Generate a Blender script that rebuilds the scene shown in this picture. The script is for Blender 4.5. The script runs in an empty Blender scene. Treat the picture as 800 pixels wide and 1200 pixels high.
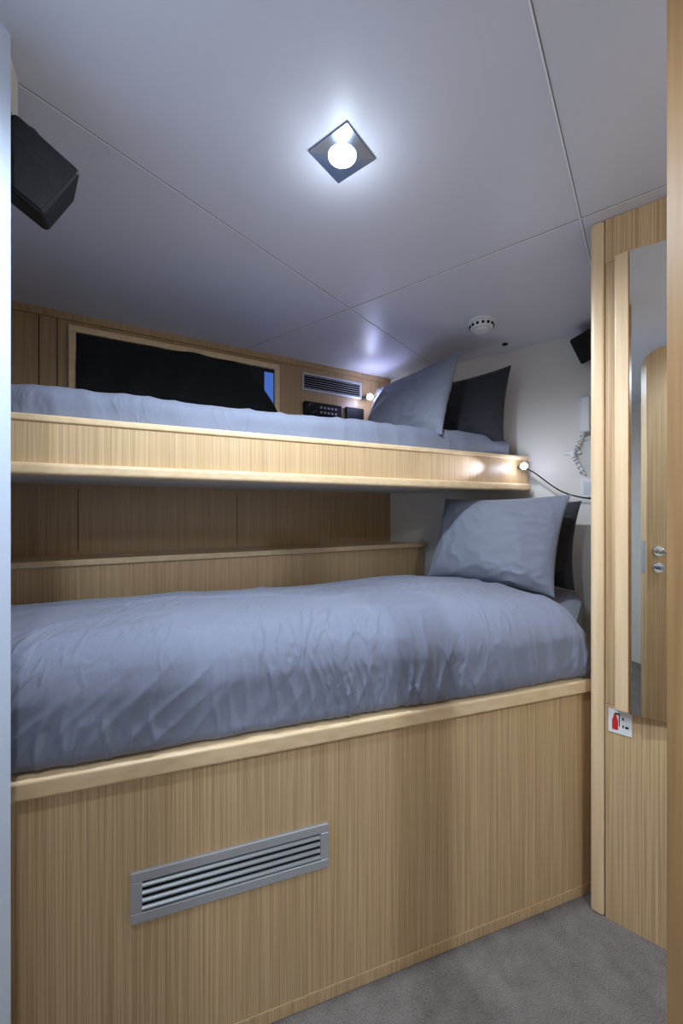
import bpy, bmesh, math, random
from mathutils import Vector, Matrix, noise
random.seed(3)
C = bpy.context
COL = C.scene.collection
HC = 2.065   # ceiling height

# ------------------------------------------------------------ materials
def newmat(name):
    m = bpy.data.materials.new(name); m.use_nodes = True
    nt = m.node_tree
    return m, nt, nt.nodes, nt.links, nt.nodes['Principled BSDF']

def plain(name, col, rough=.5, metal=0, bump=0, bscale=200, spec=.5):
    m, nt, N, L, b = newmat(name)
    b.inputs['Roughness'].default_value = rough
    b.inputs['Metallic'].default_value = metal
    b.inputs['Specular IOR Level'].default_value = spec
    tc = N.new('ShaderNodeTexCoord')
    nz = N.new('ShaderNodeTexNoise'); nz.inputs['Scale'].default_value = 3 if bump == 0 else bscale
    nz.inputs['Detail'].default_value = 3
    L.new(tc.outputs['Object'], nz.inputs['Vector'])
    mx = N.new('ShaderNodeMix'); mx.data_type = 'RGBA'
    k = .97 if bump == 0 else .86
    mx.inputs[6].default_value = (col[0]*k, col[1]*k, col[2]*k, 1)
    mx.inputs[7].default_value = (min(1, col[0]*(2-k)), min(1, col[1]*(2-k)), min(1, col[2]*(2-k)), 1)
    L.new(nz.outputs['Fac'], mx.inputs[0]); L.new(mx.outputs[2], b.inputs['Base Color'])
    if bump:
        bp = N.new('ShaderNodeBump'); bp.inputs['Strength'].default_value = bump
        bp.inputs['Distance'].default_value = .002
        L.new(nz.outputs['Fac'], bp.inputs['Height']); L.new(bp.outputs['Normal'], b.inputs['Normal'])
    return m

def carpet(name):
    m, nt, N, L, b = newmat(name)
    tc = N.new('ShaderNodeTexCoord')
    n1 = N.new('ShaderNodeTexNoise'); n1.inputs['Scale'].default_value = 320; n1.inputs['Detail'].default_value = 4
    n2 = N.new('ShaderNodeTexNoise'); n2.inputs['Scale'].default_value = 14; n2.inputs['Detail'].default_value = 5
    n2.inputs['Roughness'].default_value = .65
    L.new(tc.outputs['Object'], n1.inputs['Vector']); L.new(tc.outputs['Object'], n2.inputs['Vector'])
    ad = N.new('ShaderNodeMath'); ad.operation = 'MULTIPLY_ADD'; ad.inputs[1].default_value = .65
    ml = N.new('ShaderNodeMath'); ml.operation = 'MULTIPLY'; ml.inputs[1].default_value = .35
    L.new(n2.outputs['Fac'], ml.inputs[0]); L.new(n1.outputs['Fac'], ad.inputs[0]); L.new(ml.outputs[0], ad.inputs[2])
    r = N.new('ShaderNodeValToRGB')
    r.color_ramp.elements[0].position = .34; r.color_ramp.elements[0].color = (.115, .098, .088, 1)
    r.color_ramp.elements[1].position = .66; r.color_ramp.elements[1].color = (.30, .262, .24, 1)
    L.new(ad.outputs[0], r.inputs['Fac']); L.new(r.outputs['Color'], b.inputs['Base Color'])
    bp = N.new('ShaderNodeBump'); bp.inputs['Strength'].default_value = .9; bp.inputs['Distance'].default_value = .003
    L.new(n1.outputs['Fac'], bp.inputs['Height']); L.new(bp.outputs['Normal'], b.inputs['Normal'])
    b.inputs['Roughness'].default_value = .95; b.inputs['Specular IOR Level'].default_value = .1
    return m

def wood(name, dark, light, stretch=(420, 420, 2.2), rough=.36, contrast=(.34, .66), bump=.12):
    m, nt, N, L, b = newmat(name)
    tc = N.new('ShaderNodeTexCoord'); mp = N.new('ShaderNodeMapping')
    mp.inputs['Scale'].default_value = stretch
    L.new(tc.outputs['Object'], mp.inputs['Vector'])
    nz = N.new('ShaderNodeTexNoise'); nz.inputs['Scale'].default_value = 1
    nz.inputs['Detail'].default_value = 1.5; nz.inputs['Roughness'].default_value = .5
    L.new(mp.outputs['Vector'], nz.inputs['Vector'])
    mp2 = N.new('ShaderNodeMapping'); mp2.inputs['Scale'].default_value = tuple(s*.16 for s in stretch)
    L.new(tc.outputs['Object'], mp2.inputs['Vector'])
    nz2 = N.new('ShaderNodeTexNoise'); nz2.inputs['Scale'].default_value = 1
    L.new(mp2.outputs['Vector'], nz2.inputs['Vector'])
    ad = N.new('ShaderNodeMath'); ad.operation = 'MULTIPLY_ADD'
    ad.inputs[1].default_value = .90
    ml = N.new('ShaderNodeMath'); ml.operation = 'MULTIPLY'; ml.inputs[1].default_value = .10
    L.new(nz2.outputs['Fac'], ml.inputs[0])
    L.new(nz.outputs['Fac'], ad.inputs[0]); L.new(ml.outputs[0], ad.inputs[2])
    r = N.new('ShaderNodeValToRGB')
    r.color_ramp.elements[0].position = contrast[0]; r.color_ramp.elements[0].color = (*dark, 1)
    r.color_ramp.elements[1].position = contrast[1]; r.color_ramp.elements[1].color = (*light, 1)
    L.new(ad.outputs[0], r.inputs['Fac']); L.new(r.outputs['Color'], b.inputs['Base Color'])
    bp = N.new('ShaderNodeBump'); bp.inputs['Strength'].default_value = bump; bp.inputs['Distance'].default_value = .001
    L.new(nz.outputs['Fac'], bp.inputs['Height']); L.new(bp.outputs['Normal'], b.inputs['Normal'])
    b.inputs['Roughness'].default_value = rough
    return m

def fabric(name, col, wr=.35, sheen=.15, crease=0):
    m, nt, N, L, b = newmat(name)
    tc = N.new('ShaderNodeTexCoord')
    n1 = N.new('ShaderNodeTexNoise'); n1.inputs['Scale'].default_value = 420
    n2 = N.new('ShaderNodeTexNoise'); n2.inputs['Scale'].default_value = 14; n2.inputs['Detail'].default_value = 5
    n2.inputs['Distortion'].default_value = .6
    L.new(tc.outputs['Object'], n1.inputs['Vector']); L.new(tc.outputs['Object'], n2.inputs['Vector'])
    mx = N.new('ShaderNodeMix'); mx.data_type = 'RGBA'
    mx.inputs[6].default_value = (*[c*.85 for c in col], 1); mx.inputs[7].default_value = (*[c*1.12 for c in col], 1)
    L.new(n1.outputs['Fac'], mx.inputs[0]); L.new(mx.outputs[2], b.inputs['Base Color'])
    b1 = N.new('ShaderNodeBump'); b1.inputs['Strength'].default_value = wr; b1.inputs['Distance'].default_value = .010
    L.new(n2.outputs['Fac'], b1.inputs['Height'])
    last = b1
    if crease:
        # pulled creases: ridged noise stretched across the bed
        mp = N.new('ShaderNodeMapping'); mp.inputs['Scale'].default_value = (17, 5, 6)
        mp.inputs['Rotation'].default_value = (0, math.radians(14), math.radians(-18))
        L.new(tc.outputs['Object'], mp.inputs['Vector'])
        n3 = N.new('ShaderNodeTexNoise'); n3.inputs['Scale'].default_value = 1; n3.inputs['Detail'].default_value = 2.5
        n3.inputs['Distortion'].default_value = .5
        L.new(mp.outputs['Vector'], n3.inputs['Vector'])
        m1 = N.new('ShaderNodeMath'); m1.operation = 'SUBTRACT'; m1.inputs[1].default_value = .5
        m2 = N.new('ShaderNodeMath'); m2.operation = 'ABSOLUTE'
        m3 = N.new('ShaderNodeMapRange'); m3.inputs['From Min'].default_value = 0; m3.inputs['From Max'].default_value = .09
        m3.inputs['To Min'].default_value = 1; m3.inputs['To Max'].default_value = 0; m3.interpolation_type = 'SMOOTHSTEP'
        n4 = N.new('ShaderNodeTexNoise'); n4.inputs['Scale'].default_value = 4.5
        L.new(tc.outputs['Object'], n4.inputs['Vector'])
        m5 = N.new('ShaderNodeMapRange'); m5.inputs['From Min'].default_value = .42; m5.inputs['From Max'].default_value = .62
        L.new(n4.outputs['Fac'], m5.inputs['Value'])
        m4 = N.new('ShaderNodeMath'); m4.operation = 'MULTIPLY'
        L.new(n3.outputs['Fac'], m1.inputs[0]); L.new(m1.outputs[0], m2.inputs[0]); L.new(m2.outputs[0], m3.inputs['Value'])
        L.new(m3.outputs['Result'], m4.inputs[0]); L.new(m5.outputs['Result'], m4.inputs[1])
        b3 = N.new('ShaderNodeBump'); b3.inputs['Strength'].default_value = crease; b3.inputs['Distance'].default_value = .006
        L.new(m4.outputs[0], b3.inputs['Height']); L.new(b1.outputs['Normal'], b3.inputs['Normal']); last = b3
    b2 = N.new('ShaderNodeBump'); b2.inputs['Strength'].default_value = .2; b2.inputs['Distance'].default_value = .001
    L.new(n1.outputs['Fac'], b2.inputs['Height']); L.new(last.outputs['Normal'], b2.inputs['Normal'])
    L.new(b2.outputs['Normal'], b.inputs['Normal'])
    b.inputs['Roughness'].default_value = .85
    b.inputs['Sheen Weight'].default_value = sheen
    return m

def emit(name, col, s):
    m, nt, N, L, b = newmat(name)
    b.inputs['Base Color'].default_value = (*col, 1)
    b.inputs['Emission Color'].default_value = (*col, 1); b.inputs['Emission Strength'].default_value = s
    return m

M_oak = wood('oak_veneer_vertical', (.45, .285, .135), (.70, .49, .27))
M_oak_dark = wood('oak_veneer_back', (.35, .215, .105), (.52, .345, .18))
M_trim = wood('oak_solid', (.72, .50, .275), (.82, .61, .37), stretch=(6, 60, 60), contrast=(.3, .7), bump=.03)
M_post = wood('oak_solid_vertical', (.72, .50, .285), (.82, .60, .36), stretch=(60, 60, 3), contrast=(.3, .7), bump=.03)
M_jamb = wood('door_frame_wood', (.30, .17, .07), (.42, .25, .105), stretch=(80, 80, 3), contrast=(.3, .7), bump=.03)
M_ceil = plain('ceiling_panel_vinyl', (.72, .72, .785), .38)
M_seam = plain('ceiling_seam', (.20, .20, .22), .6)
M_seamL = plain('ceiling_seam_light', (.95, .95, .97), .5)
M_wall = plain('cream_wall_panel', (.76, .72, .65), .5)
M_white = plain('white_partition', (.56, .63, .76), .5)
M_under = plain('bunk_underside_white', (.68, .66, .62), .5)
M_carpet = carpet('grey_brown_carpet')
M_duvet = fabric('grey_blue_cotton', (.195, .207, .270), .22, .15, .55)
M_matt = fabric('grey_sheet', (.197, .210, .270), .2, .15, .3)
M_pil = fabric('grey_pillowcase', (.210, .222, .275), .3, .15, .25)
M_dark = fabric('charcoal_pillowcase', (.028, .030, .038), .5)
M_black = plain('black_plastic', (.006, .006, .007), .5, spec=.25)
M_cloth = fabric('black_fabric', (.004, .004, .005), .6, 0)
M_alu = plain('anodised_aluminium', (.50, .51, .52), .42, metal=.4)
M_alu2 = plain('louvre_aluminium', (.40, .405, .41), .40, metal=.5)
M_alud = plain('vent_cavity', (.006, .006, .006), .8, spec=.1)
M_chrome = plain('chrome', (.75, .75, .76), .12, metal=1)
M_steel = plain('polished_steel', (.26, .32, .44), .22, metal=1)
M_plas = plain('white_plastic', (.8, .8, .79), .4)
M_mirror = plain('mirror_glass', (.82, .84, .84), .01, metal=1)
M_lamp = emit('lamp_lens', (.86, .93, 1), 40)
M_led = emit('led_lens', (.70, .78, 1), 60)
M_sky = emit('dusk_outside', (.05, .13, .45), .9)
M_red = plain('sign_red', (.65, .02, .02), .5)
M_glass = plain('dark_window_glass', (.004, .006, .012), .05)

# ------------------------------------------------------------ helpers
def link(o, parent=None):
    COL.objects.link(o)
    if parent: o.parent = parent
    return o
def empty(name):
    e = bpy.data.objects.new(name, None); e.empty_display_size = .1
    COL.objects.link(e); return e
def mk(name, bm, mat, parent=None, bevel=0, smooth=False, segs=3):
    bmesh.ops.recalc_face_normals(bm, faces=bm.faces)
    me = bpy.data.meshes.new(name); bm.to_mesh(me); bm.free()
    me.materials.append(mat)
    if smooth:
        for p in me.polygons: p.use_smooth = True
    o = bpy.data.objects.new(name, me); link(o, parent)
    if bevel:
        md = o.modifiers.new('bevel', 'BEVEL'); md.width = bevel; md.segments = segs; md.limit_method = 'ANGLE'
    return o
def add_prism(bm, poly, z0, z1):
    lo = [bm.verts.new((p[0], p[1], z0)) for p in poly]
    hi = [bm.verts.new((p[0], p[1], z1)) for p in poly]
    n = len(poly)
    bm.faces.new(lo); bm.faces.new(hi)
    for i in range(n):
        bm.faces.new((lo[i], lo[(i+1) % n], hi[(i+1) % n], hi[i]))
def prism(name, poly, z0, z1, mat, parent=None, bevel=0):
    bm = bmesh.new(); add_prism(bm, poly, z0, z1)
    return mk(name, bm, mat, parent, bevel)

class Line:
    def __init__(s, P, d):
        s.P = Vector(P); s.d = Vector(d).normalized(); s.n = Vector((s.d.y, -s.d.x))
    def at(s, a, t=0): return s.P + s.d*a + s.n*t
    def sx(s, x): return (x - s.P.x)/s.d.x
    def quad(s, a0, a1, t0, t1): return [s.at(a0, t0), s.at(a1, t0), s.at(a1, t1), s.at(a0, t1)]
    def p3(s, a, t, z): v = s.at(a, t); return Vector((v.x, v.y, z))
def wbox(name, ln, a0, a1, t0, t1, z0, z1, mat, parent=None, bevel=0):
    return prism(name, ln.quad(a0, a1, t0, t1), z0, z1, mat, parent, bevel)

CAB = Line((0, .989), (1, .337))
BACK = Line((0, 2.409), (1, .57))
END = Line((.319, 2.59), (.79, -.613))
WARD = Line((.752, 1.198), (.775, -.632))
UP = Line((0, 1.577), (1, .478))
SHF = Line((0, 2.14), (1, .555))

def cyl(name, p0, p1, r, mat, parent=None, r2=None, seg=32, bevel=0):
    p0 = Vector(p0); p1 = Vector(p1); d = p1-p0
    bm = bmesh.new()
    bmesh.ops.create_cone(bm, cap_ends=True, segments=seg, radius1=r, radius2=r if r2 is None else r2, depth=d.length)
    q = Vector((0, 0, 1)).rotation_difference(d.normalized()).to_matrix().to_4x4()
    bmesh.ops.transform(bm, matrix=Matrix.Translation((p0+p1)/2) @ q, verts=bm.verts)
    o = mk(name, bm, mat, parent, bevel)
    for p in o.data.polygons: p.use_smooth = len(p.vertices) == 4
    return o
def dome(name, c, r, mat, parent):
    bm = bmesh.new(); bmesh.ops.create_uvsphere(bm, u_segments=24, v_segments=14, radius=r)
    bmesh.ops.translate(bm, vec=c, verts=bm.verts)
    return mk(name, bm, mat, parent, smooth=True)
def tube(name, pts, r, mat, parent=None, cyclic=False):
    cu = bpy.data.curves.new(name, 'CURVE'); cu.dimensions = '3D'; cu.bevel_depth = r; cu.bevel_resolution = 3
    sp = cu.splines.new('NURBS'); sp.points.add(len(pts)-1)
    for i, p in enumerate(pts): sp.points[i].co = (*p, 1)
    sp.order_u = 4; sp.use_endpoint_u = True; sp.use_cyclic_u = cyclic; sp.resolution_u = 10
    cu.materials.append(mat)
    o = bpy.data.objects.new(name, cu); return link(o, parent)

# ------------------------------------------------------------ room shell
prism('floor', [(-1.6, -1.3), (1.7, -1.3), (1.7, 2.8), (-1.6, 2.8)], -.05, 0, M_carpet)
ceil = prism('ceiling', [(-1.6, -1.3), (1.7, -1.3), (1.7, 2.8), (-1.6, 2.8)], HC, HC+.05, M_ceil)
A = Line((.036, 1.69), (.612, .79)); B = Line((.036, 1.69), (.79, -.613)); Cc = Line((.317, .67), (.612, .79))
for nm, ln, q0, q1 in (('seam_long', A, -1.15, .80), ('seam_cross', B, -.95, 1.05), ('seam_side', Cc, -.9, .95)):
    wbox(nm, ln, q0, q1, -.0022, .0012, HC-.0014, HC, M_seamL, ceil)
    wbox(nm+'_gap', ln, q0, q1, .0012, .0034, HC-.0008, HC, M_seam, ceil)

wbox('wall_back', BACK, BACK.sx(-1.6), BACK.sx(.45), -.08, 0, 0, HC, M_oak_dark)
wbox('wall_end', END, -.1, 1.7, -.08, 0, 0, HC, M_wall)
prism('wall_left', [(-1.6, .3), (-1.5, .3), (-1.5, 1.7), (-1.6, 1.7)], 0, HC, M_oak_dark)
prism('wall_partition', [(-.60, .72), (-.60, -1.2), (-.74, -1.2), (-.74, .66), (-1.5, .38), (-1.5, .44), (-.74, .70)], 0, HC, M_white)
prism('wall_rear', [(-.75, -1.2), (1.7, -1.2), (1.7, -1.28), (-.75, -1.28)], 0, HC, M_wall)
prism('wall_right', [(1.5, -1.2), (1.58, -1.2), (1.58, 1.2), (1.5, 1.2)], 0, HC, M_wall)
prism('trim_1', [(-.605, .705), (-.648, .795), (-.76, .80), (-.74, .66)], 1.965, HC, M_wall)

s = BACK.sx
bw = empty('trim_2')
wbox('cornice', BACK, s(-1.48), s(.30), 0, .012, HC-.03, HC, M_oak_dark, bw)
for i, x in enumerate([-1.28, -1.225]):
    wbox('joint_%d' % i, BACK, s(x)-.0015, s(x)+.0015, 0, .002, 1.5, HC-.03, M_alud, bw)
for i, x in enumerate([-1.16, -.55]):
    wbox('joint_low_%d' % i, BACK, s(x)-.001, s(x)+.001, 0, .002, 1.03, 1.3, M_alud, bw)

# ------------------------------------------------------------ window with curtain
w = empty('window_1')
a0, a1 = s(-1.165), s(-.375); zb, zt = 1.70, 1.985
fw = .028
wbox('glass', BACK, a0, a1, .001, .004, zb, zt, M_glass, w)
wbox('frame_top', BACK, a0-fw, a1+fw, 0, .02, zt, zt+fw, M_trim, w, .003)
wbox('frame_bottom', BACK, a0-fw, a1+fw, 0, .02, zb-fw, zb, M_trim, w, .003)
wbox('frame_left', BACK, a0-fw, a0, 0, .02, zb, zt, M_trim, w, .003)
wbox('frame_right', BACK, a1, a1+fw, 0, .02, zb, zt, M_trim, w, .003)
wbox('dusk_view', BACK, a1-.055, a1-.004, .004, .006, zb+.1, zt-.02, M_sky, w)
bm = bmesh.new(); nu, nv = 110, 24; rows = []
for i in range(nu+1):
    u = i/nu; a = a0+.004 + u*(a1+.040-a0-.004)
    top = zt-.008-.006*math.sin(u*9) if u < .80 else zt-.012-(u-.80)/.20*.27
    col = []
    for j in range(nv+1):
        v = j/nv; z = 1.62 + (top-1.62)*v
        t = .032+.008*math.sin(u*30+math.sin(v*5)*1.2)+.012*noise.noise((u*7, v*4, 1))
        col.append(bm.verts.new(BACK.p3(a, t, z)))
    rows.append(col)
for i in range(nu):
    for j in range(nv): bm.faces.new((rows[i][j], rows[i+1][j], rows[i+1][j+1], rows[i][j+1]))
mk('curtain', bm, M_cloth, w, smooth=True)

# ------------------------------------------------------------ lower bunk
lb = empty('bunk_bed')
xl = -1.47
cab_poly = [(xl, .989+.337*xl), (.795, .989+.337*.795), (1.14, 1.78), (1.10, 1.93), (.56, 2.35), (xl, 2.12+.555*xl)]
prism('cabinet_base', cab_poly, 0.0, .64, M_oak, lb)
wbox('plinth', CAB, CAB.sx(-1.2), CAB.sx(.785), 0, .003, .001, .032, M_oak, lb, .001)
wbox('ledge', CAB, CAB.sx(-.66), CAB.sx(.772), -.06, .018, .641, .680, M_trim, lb, .006)
wbox('ledge_left', CAB, CAB.sx(-1.46), CAB.sx(-.66), -.06, .0, .64, .68, M_trim, lb, .004)
mat_poly = [(xl, .989+.337*xl+.10), (.81, 1.36), (1.13, 1.84), (1.06, 1.94), (.54, 2.34), (xl, 2.09+.555*xl)]
prism('mattress', mat_poly, .641, .835, M_matt, lb, .06)
# shelf against hull
sh = empty('wall_shelf')
shp = [(-1.49, 2.14-.555*1.49), (.50, 2.14+.555*.50), (.30, 2.572), (-1.49, 2.409-.57*1.49)]
prism('shelf_box', shp, .645, 1.0, M_oak, sh)
prism('shelf_top', [Vector(p) for p in shp], 1.0, 1.012, M_trim, sh)
wbox('shelf_nosing', SHF, SHF.sx(-1.49), SHF.sx(.52), 0, .014, .988, 1.014, M_trim, sh, .005)

def grille(name, ln, a0, a1, z0, z1, border, nsl, t=.008):
    g = empty(name)
    wbox('cavity', ln, a0+border, a1-border, .0005, .0015, z0+border, z1-border, M_alud, g)
    wbox('rim_top', ln, a0, a1, 0, t, z1-border, z1, M_alu, g, .0015)
    wbox('rim_bottom', ln, a0, a1, 0, t, z0, z0+border, M_alu, g, .0015)
    wbox('rim_left', ln, a0, a0+border, 0, t, z0+border, z1-border, M_alu, g, .0015)
    wbox('rim_right', ln, a1-border, a1, 0, t, z0+border, z1-border, M_alu, g, .0015)
    h = (z1-z0-2*border)/nsl
    bm = bmesh.new()
    for i in range(nsl):
        zc = z0+border+h*(i+.5)
        pts = [(.0016, zc+h*.14), (.003, zc+h*.18), (t+.0005, zc-h*.02), (t+.001, zc-h*.20), (t-.001, zc-h*.24)]
        l = [bm.verts.new(ln.p3(a0+border, p, q)) for p, q in pts]
        r = [bm.verts.new(ln.p3(a1-border, p, q)) for p, q in pts]
        bm.faces.new(l); bm.faces.new(r)
        K = len(pts)
        for k in range(K): bm.faces.new((l[k], l[(k+1) % K], r[(k+1) % K], r[k]))
    mk('louvres', bm, M_alu2, g)
    return g
grille('air_vent_grille', CAB, CAB.sx(-.444), CAB.sx(-.0336), .332, .439, .021, 4)
grille('air_vent_grille', BACK, s(-.23), s(.1227), 1.90, 2.005, .014, 6)

# ------------------------------------------------------------ soft goods
def soft_block(name, quad, z0, z1, r, disp, mat, parent=None, nx=300, ny=110, nz=26, rb=None):
    FL, FR, BR, BL = [Vector((*q, 0)) for q in quad]
    L = ((FR-FL).length + (BR-BL).length)/2; W = ((BL-FL).length+(BR-FR).length)/2; H = z1-z0
    hx, hy, hz = L/2, W/2, H/2
    rb = rb or r
    def mp(x, y, z):
        q = Vector((x*hx, y*hy, z*hz))
        k = max(0, min(1, (z+.6)/1.2)); rr = rb+(r-rb)*k
        c = Vector((max(-hx+rr, min(hx-rr, q.x)), max(-hy+rr, min(hy-rr, q.y)), max(-hz+min(rb, hz), min(hz-min(r, hz*.98), q.z))))
        d = q-c
        nn = d.normalized() if d.length > 1e-9 else Vector((0, 0, 1))
        p = c + nn*rr if d.length > 1e-9 else q
        dd, dz = disp(p, nn, hx, hy, hz)
        p = p + nn*dd; p.z += dz
        u = (p.x/hx+1)/2; v = (p.y/hy+1)/2
        P = (FL*(1-u)+FR*u)*(1-v) + (BL*(1-u)+BR*u)*v
        return (P.x, P.y, max(z0, z0+hz+p.z))
    bm = bmesh.new()
    def g(f, na, nb):
        vs = [[bm.verts.new(mp(*f(-1+2*i/na, -1+2*j/nb))) for j in range(nb+1)] for i in range(na+1)]
        for i in range(na):
            for j in range(nb): bm.faces.new((vs[i][j], vs[i+1][j], vs[i+1][j+1], vs[i][j+1]))
    g(lambda a, b: (a, b, 1), nx, ny); g(lambda a, b: (a, b, -1), nx, ny)
    g(lambda a, b: (a, -1, b), nx, nz); g(lambda a, b: (a, 1, b), nx, nz)
    g(lambda a, b: (-1, a, b), ny, nz); g(lambda a, b: (1, a, b), ny, nz)
    bmesh.ops.remove_doubles(bm, verts=bm.verts, dist=2e-5)
    return mk(name, bm, mat, parent, smooth=True)

def ss(a, b, x):
    t = max(0, min(1, (x-a)/(b-a))); return t*t*(3-2*t)
def ridge(v, sharp=1.5):
    return (1-min(1, abs(v)*2.2))**sharp
def duvet_disp(p, n, hx, hy, hz):
    wf = 1-ss(-hy, -hy+.30, p.y)
    low = 1-ss(-hz*1.0, hz*1.1, p.z)
    wx = 1.0*noise.noise((p.x*1.8, p.y*2.5, p.z*2.5+4.1))
    f1 = noise.noise((p.x*5.5+wx+p.y*1.5+p.z*2.0, p.y*1.3, p.z*1.2))
    f2 = ridge(noise.noise((p.x*15+wx*3-p.z*6, p.y*2.0, p.z*2.2+7)), 2.2)
    f5 = ridge(noise.noise((p.x*34+wx*6+p.z*9, p.y*3, p.z*3.5+17)), 1.8)
    f3 = noise.noise((p.x*2.1, p.y*3.0, 9.3))
    f4 = ridge(noise.noise((p.x*2.6+p.y*4+wx, p.y*4-p.x*1.8, 2.2)), 4.0)
    amp = .5+.8*noise.noise((p.x*2.7, 3, 8))
    lft = .65+.35*(1-ss(-.4, hx, p.x))
    d = wf*(.010*f1+.013*f2*max(.3, amp)*(.35+.65*low)*lft + .009*f5*low*lft) + .008*f4*(.4+.6*(1-wf)) + .012*f3
    bot = 1-ss(-hz, -hz*.55, p.z)
    d = d*(1-.7*bot)
    zf = ss(-.03, hz*.95, p.z)
    dz = zf*(-.05*ss(-hy+.15, hy, p.y) + .012*math.sin((p.y/hy+1)*1.6) - .02*ss(hx-.45, hx, p.x))
    return d, dz
soft_block('duvet', [(-1.44, .502), (.798, 1.246), (.64, 2.28), (-1.44, 1.27)], .681, .922, .112, duvet_disp, M_duvet, None, 640, 160, 50, .030)

def matt_disp(p, n, hx, hy, hz):
    wf = 1-ss(-hy, -hy+.3, p.y)
    d = .006*noise.noise((p.x*3, p.y*3, 1)) + wf*.006*ridge(noise.noise((p.x*12+p.y*4, p.y*3, p.z*3)))+wf*.004*ridge(noise.noise((p.x*5+p.y*14, p.y*3, p.z*9)))
    return d, .012*noise.noise((p.x*1.7, p.y, 5))

# ------------------------------------------------------------ upper bunk
ub = empty('bunk_bed')
su = UP.sx
zbt, ztp = 1.307, 1.485
e_r = su(.955)
up_poly = [UP.at(su(-1.49), -.02), UP.at(su(.955), -.02), END.at(.76, .004), END.at(.01, .004), (-1.49, 2.40-.57*1.49)]
prism('platform', up_poly, zbt+.012, zbt+.04, M_under, ub)
wbox('front_board', UP, su(-1.49), e_r, -.025, 0, zbt+.03, ztp-.02, M_oak, ub)
wbox('top_rail', UP, su(-1.49), e_r, -.030, .006, ztp-.022, ztp, M_trim, ub, .006)
wbox('bottom_rail', UP, su(-1.49), e_r, -.040, .022, zbt, zbt+.036, M_trim, ub, .010)
soft_block('mattress', [(-1.45, 1.605-.478*1.45), (.875, 1.600+.478*.875), (.36, 2.50), (-1.45, 2.39-.57*1.45)], zbt+.042, 1.580, .05, matt_disp, M_matt, ub, 260, 80, 20)

def pillow(name, c, wd, lean, W, H, T, mat, seed, roll=0):
    wv = Vector((*wd, 0)).normalized(); bk = Vector((-wv.y, wv.x, 0))
    upv = (Vector((0, 0, 1)) + bk*lean).normalized(); nn = wv.cross(upv)
    if roll:
        R = Matrix.Rotation(roll, 3, nn); wv = R @ wv; upv = R @ upv
    c = Vector(c); bm = bmesh.new(); n = 84
    for sd in (1, -1):
        vs = []
        for i in range(n+1):
            col = []
            for j in range(n+1):
                u = -math.cos(math.pi*i/n); v = -math.cos(math.pi*j/n)
                x = W/2*u*(1-.075*(1-v*v)*abs(u)**2); y = H/2*v*(1-.085*(1-u*u)*abs(v)**2)
                th = T/2*((1-abs(u)**2.4)*(1-abs(v)**2.4))**.55
                k = (1-abs(u)**6)*(1-abs(v)**6)
                w1 = noise.noise((u*1.8+seed, v*1.8, sd))*.014*k
                rad = ridge(noise.noise((u*3+seed, v*3+v*u*2, sd*3)), 1.8)
                cn = (abs(u*v))**.7
                w1 += rad*(.005+.014*cn)*k
                th *= 1-.16*v
                p = c + wv*x + upv*y + nn*sd*(th+w1)
                col.append(bm.verts.new(p))
            vs.append(col)
        for i in range(n):
            for j in range(n): bm.faces.new((vs[i][j], vs[i+1][j], vs[i+1][j+1], vs[i][j+1]))
    bmesh.ops.remove_doubles(bm, verts=bm.verts, dist=1e-4)
    return mk(name, bm, mat, None, smooth=True)

pillow('pillow', (.695, 1.845, 1.070), (.6, -.8), .35, .64, .43, .17, M_pil, 2.3)
pillow('pillow', (.84, 1.965, 1.055), (.66, -.75), .22, .60, .40, .12, M_dark, 5.1)
pillow('pillow', (.335, 2.11, 1.752), (.508, -.861), .30, .67, .42, .15, M_pil, 8.7)
pillow('pillow', (.665, 2.09, 1.735), (.7, -.71), .22, .42, .40, .11, M_dark, 1.7)

# ------------------------------------------------------------ wardrobe
wd = empty('wardrobe')
W1 = 1.0
body = [WARD.at(.004, -.012), WARD.at(W1-.03, -.012), (1.62, 1.15), (1.235, 1.74), (1.19, 1.765)]
prism('carcass', body, 0, HC-.001, M_oak, wd)
wbox('corner_post', WARD, 0, .035, -.04, .004, 0, HC-.001, M_post, wd, .008)
wbox('header_panel', WARD, .037, .93, -.02, .0, 1.937, HC-.001, M_oak, wd, .001)
wbox('stile', WARD, .062, .095, -.01, .030, .633, 1.935, M_post, wd, .003)
wbox('reveal_strip', WARD, .037, .060, -.012, -.004, .633, 1.937, M_oak, wd)
wbox('lower_panel', WARD, .037, .93, -.02, .0, .0, .631, M_oak, wd, .001)
wbox('far_panel', WARD, .34, .93, -.02, .0, .633, 1.937, M_oak, wd, .001)
mr = empty('mirror')
prism('mirror_backing', [WARD.at(.0965, .0005), WARD.at(.320, .0005), WARD.at(.320, .0025), WARD.at(.0965, .0325)], .634, 1.932, M_post, mr)
prism('mirror_glass', [WARD.at(.0965, .033), WARD.at(.320, .003), WARD.at(.320, .0045), WARD.at(.0965, .0345)], .634, 1.932, M_mirror, mr)

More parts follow.
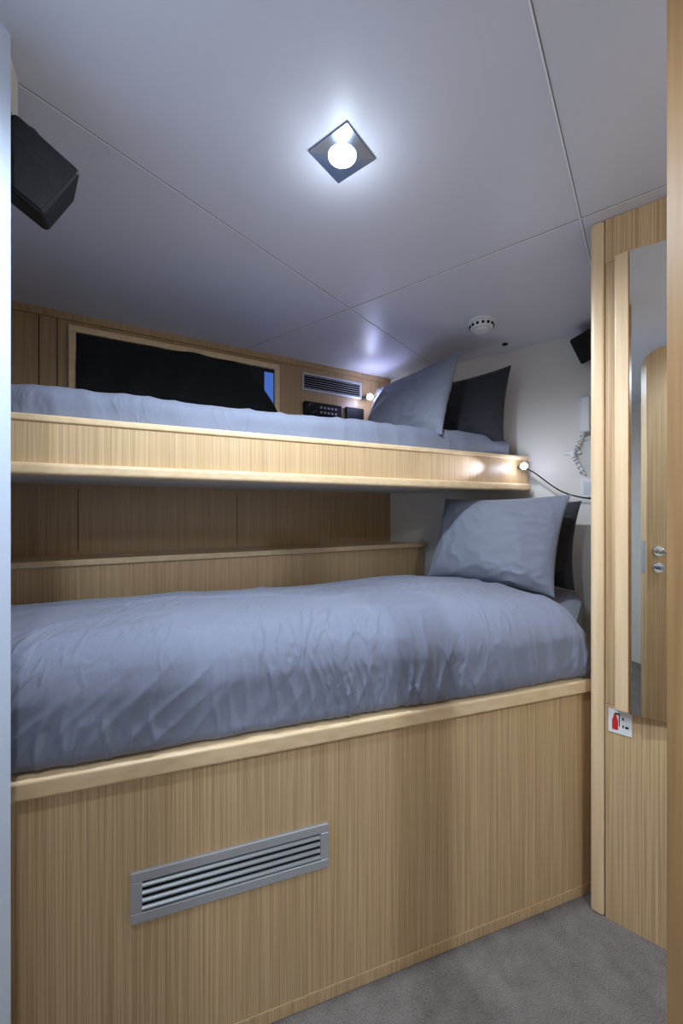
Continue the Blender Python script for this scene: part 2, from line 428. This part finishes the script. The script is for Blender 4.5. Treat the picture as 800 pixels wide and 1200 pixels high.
# safety sign (fire extinguisher)
sg = empty('safety_sign')
sa, sb = (.786-.752)/.775+.001, (.83-.752)/.775
wbox('plate', WARD, sa, sb, .0005, .0025, .556, .624, M_plas, sg)
wd_ = sb-sa
cyl_pts = [(.16, .566), (.42, .566), (.42, .594), (.36, .603), (.34, .612), (.24, .612), (.22, .603), (.16, .594)]
bm = bmesh.new()
f_ = [bm.verts.new(WARD.p3(sa+wd_*a, .0030, z)) for a, z in cyl_pts]; g_ = [bm.verts.new(WARD.p3(sa+wd_*a, .0026, z)) for a, z in cyl_pts]
bm.faces.new(f_); bm.faces.new(g_)
for i in range(8): bm.faces.new((f_[i], f_[(i+1) % 8], g_[(i+1) % 8], g_[i]))
mk('extinguisher_body', bm, M_red, sg)
wbox('extinguisher_hose', WARD, sa+wd_*.45, sa+wd_*.49, .0026, .0030, .578, .612, M_black, sg)
wbox('extinguisher_valve', WARD, sa+wd_*.28, sa+wd_*.49, .0026, .0030, .611, .615, M_black, sg)
wbox('text_a', WARD, sa+wd_*.60, sa+wd_*.66, .0026, .0030, .598, .606, M_black, sg)
wbox('text_b', WARD, sa+wd_*.60, sa+wd_*.66, .0026, .0030, .576, .584, M_black, sg)
wbox('text_c', WARD, sa+wd_*.72, sa+wd_*.86, .0026, .0030, .576, .582, M_black, sg)

# foreground door frame post on the right
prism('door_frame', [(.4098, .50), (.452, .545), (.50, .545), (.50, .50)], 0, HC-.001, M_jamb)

# open door leaf (seen in the mirror)
d1 = empty('door_1')
LF = Line((.345, .112), (.31, -.554))
bm = bmesh.new(); Ld = .64; r = .10; Zt = 2.01
out = [(0, .03)]
for k in range(0, 13):
    a = math.pi - math.pi/2*k/12; out.append((r+r*math.cos(a), Zt-r+r*math.sin(a)))
for k in range(0, 13):
    a = math.pi/2 - math.pi/2*k/12; out.append((Ld-r+r*math.cos(a), Zt-r+r*math.sin(a)))
out.append((Ld, .03))
f = [bm.verts.new(LF.p3(a, 0, z)) for a, z in out]; g2 = [bm.verts.new(LF.p3(a, -.04, z)) for a, z in out]
bm.faces.new(f); bm.faces.new(g2)
for i in range(len(out)): bm.faces.new((f[i], f[(i+1) % len(out)], g2[(i+1) % len(out)], g2[i]))
mk('leaf', bm, M_oak, d1, .002)
for t0, sgn in ((0, 1), (-.04, -1)):
    cyl('rose', LF.p3(.050, t0, 1.01), LF.p3(.050, t0+.01*sgn, 1.01), .024, M_chrome, d1)
    cyl('knob', LF.p3(.050, t0, 1.01), LF.p3(.050, t0+.045*sgn, 1.01), .012, M_chrome, d1)
    cyl('lever', LF.p3(.045, t0+.045*sgn, 1.01), LF.p3(.145, t0+.045*sgn, 1.01), .009, M_chrome, d1)
    cyl('lock_rose', LF.p3(.050, t0, .93), LF.p3(.050, t0+.010*sgn, .93), .024, M_chrome, d1)
    cyl('lock_turn', LF.p3(.050, t0+.010*sgn, .93), LF.p3(.050, t0+.030*sgn, .93), .009, M_steel, d1)
wbox('latch_plate', LF, -.002, 0, -.03, -.01, .90, 1.06, M_chrome, d1)

# ------------------------------------------------------------ ceiling fixtures
LC = (.72, .85, 1)
def downlight(cx, cy, power, glow):
    dl = empty('ceiling_downlight')
    DA = Line((cx, cy), (.612, .79)); h = .058; r0 = .034
    bm = bmesh.new()
    sq = []
    circ = []
    N_ = 48
    for k in range(N_):
        a = 2*math.pi*k/N_; c_, s_ = math.cos(a), math.sin(a); m = max(abs(c_), abs(s_))
        p = DA.p3(c_/m*h, s_/m*h, HC-.004); sq.append(bm.verts.new(p))
        circ.append(bm.verts.new(DA.p3(c_*r0, s_*r0, HC-.005)))
    sq2 = [bm.verts.new((v.co.x, v.co.y, HC)) for v in sq]
    in2 = [bm.verts.new((v.co.x, v.co.y, HC-.001)) for v in circ]
    for k in range(N_):
        j = (k+1) % N_
        bm.faces.new((sq[k], sq[j], circ[j], circ[k])); bm.faces.new((sq[k], sq[j], sq2[j], sq2[k]))
        bm.faces.new((circ[k], circ[j], in2[j], in2[k]))
    mk('steel_plate', bm, M_steel, dl)
    cyl('lens', (cx, cy, HC-.001), (cx, cy, HC-.007), .032, M_lamp, dl)
    ld = bpy.data.lights.new('lamp', 'SPOT'); ld.energy = power; ld.color = LC
    ld.spot_size = math.radians(172); ld.spot_blend = .6; ld.shadow_soft_size = .035
    o = bpy.data.objects.new('lamp', ld); o.location = (cx, cy, HC-.05); link(o, dl)
    ld = bpy.data.lights.new('lamp_halo', 'POINT'); ld.energy = glow; ld.color = LC; ld.shadow_soft_size = .03
    o = bpy.data.objects.new('lamp_halo', ld); o.location = (cx, cy, HC-.09); link(o, dl)
    return dl
downlight(.002, .959, 56, .7)
downlight(.80, -.30, 44, 2)  # added unseen downlight: room fill, lights the mirror side of the door leaf
downlight(-.30, .20, 20, 2)  # another added downlight out of view, extra fill on the bunk front

sd = empty('smoke_detector')
cx, cy = .635, 1.80
cyl('base', (cx, cy, HC), (cx, cy, HC-.012), .062, M_plas, sd, bevel=.003)
cyl('body', (cx, cy, HC-.012), (cx, cy, HC-.034), .056, M_plas, sd, r2=.048, bevel=.003)
cyl('chamber', (cx, cy, HC-.034), (cx, cy, HC-.046), .034, M_plas, sd, r2=.030)
for k in range(14):
    a = 2*math.pi*k/14
    pr = [(cx+.0545*math.cos(a-.10), cy+.0545*math.sin(a-.10)), (cx+.0545*math.cos(a+.10), cy+.0545*math.sin(a+.10)),
          (cx+.046*math.cos(a+.10), cy+.046*math.sin(a+.10)), (cx+.046*math.cos(a-.10), cy+.046*math.sin(a-.10))]
    prism('slot_%d' % k, pr, HC-.030, HC-.020, M_alud, sd)
cyl('ceiling_sensor', (.84, 2.04, HC), (.84, 2.04, HC-.006), .014, M_black)

# ------------------------------------------------------------ loudspeakers
def speaker(name, c, d, tilt, sx, sy, sz, handle=True):
    sp = empty(name)
    bm = bmesh.new(); bmesh.ops.create_cube(bm, size=1)
    for v in bm.verts:
        k = 1 if v.co.y < 0 else .70
        v.co = Vector((v.co.x*sx*k, v.co.y*sy, v.co.z*sz*(1 if v.co.y < 0 else .80)))
    M = Matrix.Translation(c) @ d @ tilt
    bmesh.ops.transform(bm, matrix=M, verts=bm.verts)
    mk('cabinet', bm, M_black, sp, .010)
    bm = bmesh.new(); bmesh.ops.create_cube(bm, size=1)
    for v in bm.verts: v.co = Vector((v.co.x*sx*.86, v.co.y*.004-sy/2-.001, v.co.z*sz*.86))
    bmesh.ops.transform(bm, matrix=M, verts=bm.verts)
    mk('grille', bm, M_cloth, sp, .0015)
    if handle:
        top = Vector((-.648, .80, 1.935))
        lp = [top+Vector((.034*math.cos(a)-.002, .01*math.sin(a), .034*math.sin(a)+.012)) for a in [math.radians(q) for q in range(-60, 250, 20)]]
        tube('bracket_loop', lp, .008, M_black, sp)
        cyl('wall_arm', top+Vector((-.0, 0, .01)), (-.70, .81, 1.99), .014, M_black, sp)
    return sp
speaker('loudspeaker', Vector((-.622, .805, 1.868)), Matrix.Rotation(math.radians(28), 4, 'Z'), Matrix.Rotation(math.radians(8), 4, 'X') @ Matrix.Rotation(math.radians(32), 4, 'Y'), .125, .12, .125)
speaker('loudspeaker', END.p3(1.12, .07, 1.985), Matrix.Rotation(math.radians(-38), 4, 'Z'), Matrix.Rotation(math.radians(25), 4, 'X') @ Matrix.Rotation(math.radians(-20), 4, 'Y'), .13, .10, .13, False)

# ------------------------------------------------------------ reading lights, cable, wall devices
def point(name, loc, e, col, r, parent, spot=None):
    ld = bpy.data.lights.new(name, 'SPOT' if spot else 'POINT'); ld.energy = e; ld.color = col; ld.shadow_soft_size = r
    o = bpy.data.objects.new(name, ld); o.location = loc; link(o, parent)
    if spot:
        ld.spot_size = math.radians(spot[1]); ld.spot_blend = 1
        o.rotation_euler = (Vector(spot[0])-Vector(loc)).to_track_quat('-Z', 'Y').to_euler()
    return o
rl = empty('reading_light')
b_ = s(.135)
cyl('stem', BACK.p3(b_, 0, 1.91), BACK.p3(b_, .04, 1.91), .008, M_steel, rl)
cyl('head', BACK.p3(b_, .04, 1.91), BACK.p3(b_, .065, 1.905), .014, M_steel, rl)
dome('lens', BACK.p3(b_, .078, 1.902), .018, M_led, rl)
point('led', BACK.p3(b_, .15, 1.88), 4.5, (.46, .50, 1), .03, rl)
rl = empty('reading_light')
a_ = su(.893)
cyl('mount', UP.p3(a_, .0, 1.425), UP.p3(a_, .03, 1.425), .010, M_steel, rl)
cyl('head', UP.p3(a_, .03, 1.425), UP.p3(a_-.02, .048, 1.425), .012, M_steel, rl)
dome('lens', UP.p3(a_-.026, .055, 1.425), .016, M_led, rl)
point('led', UP.p3(a_-.05, .10, 1.425), 16, (.66, .72, 1), .008, rl, (UP.p3(su(.55), 0, 1.41), 26))
point('led_glow', UP.p3(a_-.05, .10, 1.425), .35, (.66, .72, 1), .008, rl)
tube('power_cable', [UP.p3(a_, .03, 1.42), Vector((.93, 1.96, 1.41)), Vector((.97, 1.93, 1.37)), Vector((1.03, 1.91, 1.31)), Vector((1.10, 1.90, 1.275)), Vector((1.19, 1.87, 1.26))], .0032, M_alud, rl)

ph = empty('wall_phone')
wbox('cradle', END, 1.065, 1.17, 0, .03, 1.60, 1.74, M_plas, ph, .008)
wbox('handset', END, 1.072, 1.118, .03, .055, 1.58, 1.75, M_plas, ph, .01)
pts = []
for k in range(150):
    t = k/149; a = t*math.pi*26
    q = t*math.pi*2.0
    pts.append(END.p3(1.085-.045*math.sin(q*.5)+.009*math.cos(a), .022+.009*math.sin(a), 1.58-.20*t-.02*math.sin(q)))
tube('coiled_cord', pts, .0045, M_plas, ph)
wbox('cord_hook', END, 1.00, 1.075, 0, .014, 1.482, 1.498, M_plas, ph, .003)
so = empty('wall_socket')
wbox('plate', END, 1.072, 1.14, 0, .010, 1.27, 1.36, M_plas, so, .004)
wbox('insert', END, 1.084, 1.13, .010, .012, 1.285, 1.345, M_alu, so, .001)

rd = empty('control_panel')
zo = -.028
wbox('case', BACK, s(-.225), s(-.012), 0, .035, 1.785+zo, 1.862+zo, M_black, rd, .008)
cyl('dial', BACK.p3(s(-.185), .035, 1.824+zo), BACK.p3(s(-.185), .048, 1.824+zo), .022, M_black, rd)
cyl('dial_ring', BACK.p3(s(-.185), .035, 1.824+zo), BACK.p3(s(-.185), .038, 1.824+zo), .027, M_steel, rd)
for i in range(5):
    for j in range(2):
        wbox('key_%d_%d' % (i, j), BACK, s(-.14)+i*.024, s(-.14)+i*.024+.013, .035, .037, 1.800+j*.028+zo, 1.812+j*.028+zo, M_alu2, rd)
wbox('power_outlet', BACK, s(.02), s(.13), 0, .02, 1.76, 1.84, M_black, None, .004)

# ------------------------------------------------------------ camera / world
cam = bpy.data.cameras.new('camera'); co = bpy.data.objects.new('camera', cam); COL.objects.link(co)
co.location = (0, 0, 1.2); co.rotation_euler = (math.radians(90), 0, 0)
cam.sensor_fit = 'VERTICAL'; cam.sensor_height = 36; cam.lens = 465/1200*36; cam.clip_start = .02
C.scene.camera = co
wl = bpy.data.worlds.new('world'); C.scene.world = wl; wl.use_nodes = True
wl.node_tree.nodes['Background'].inputs[0].default_value = (.05, .07, .12, 1)
wl.node_tree.nodes['Background'].inputs[1].default_value = .3
C.scene.view_settings.view_transform = 'Standard'
C.scene.view_settings.exposure = 0
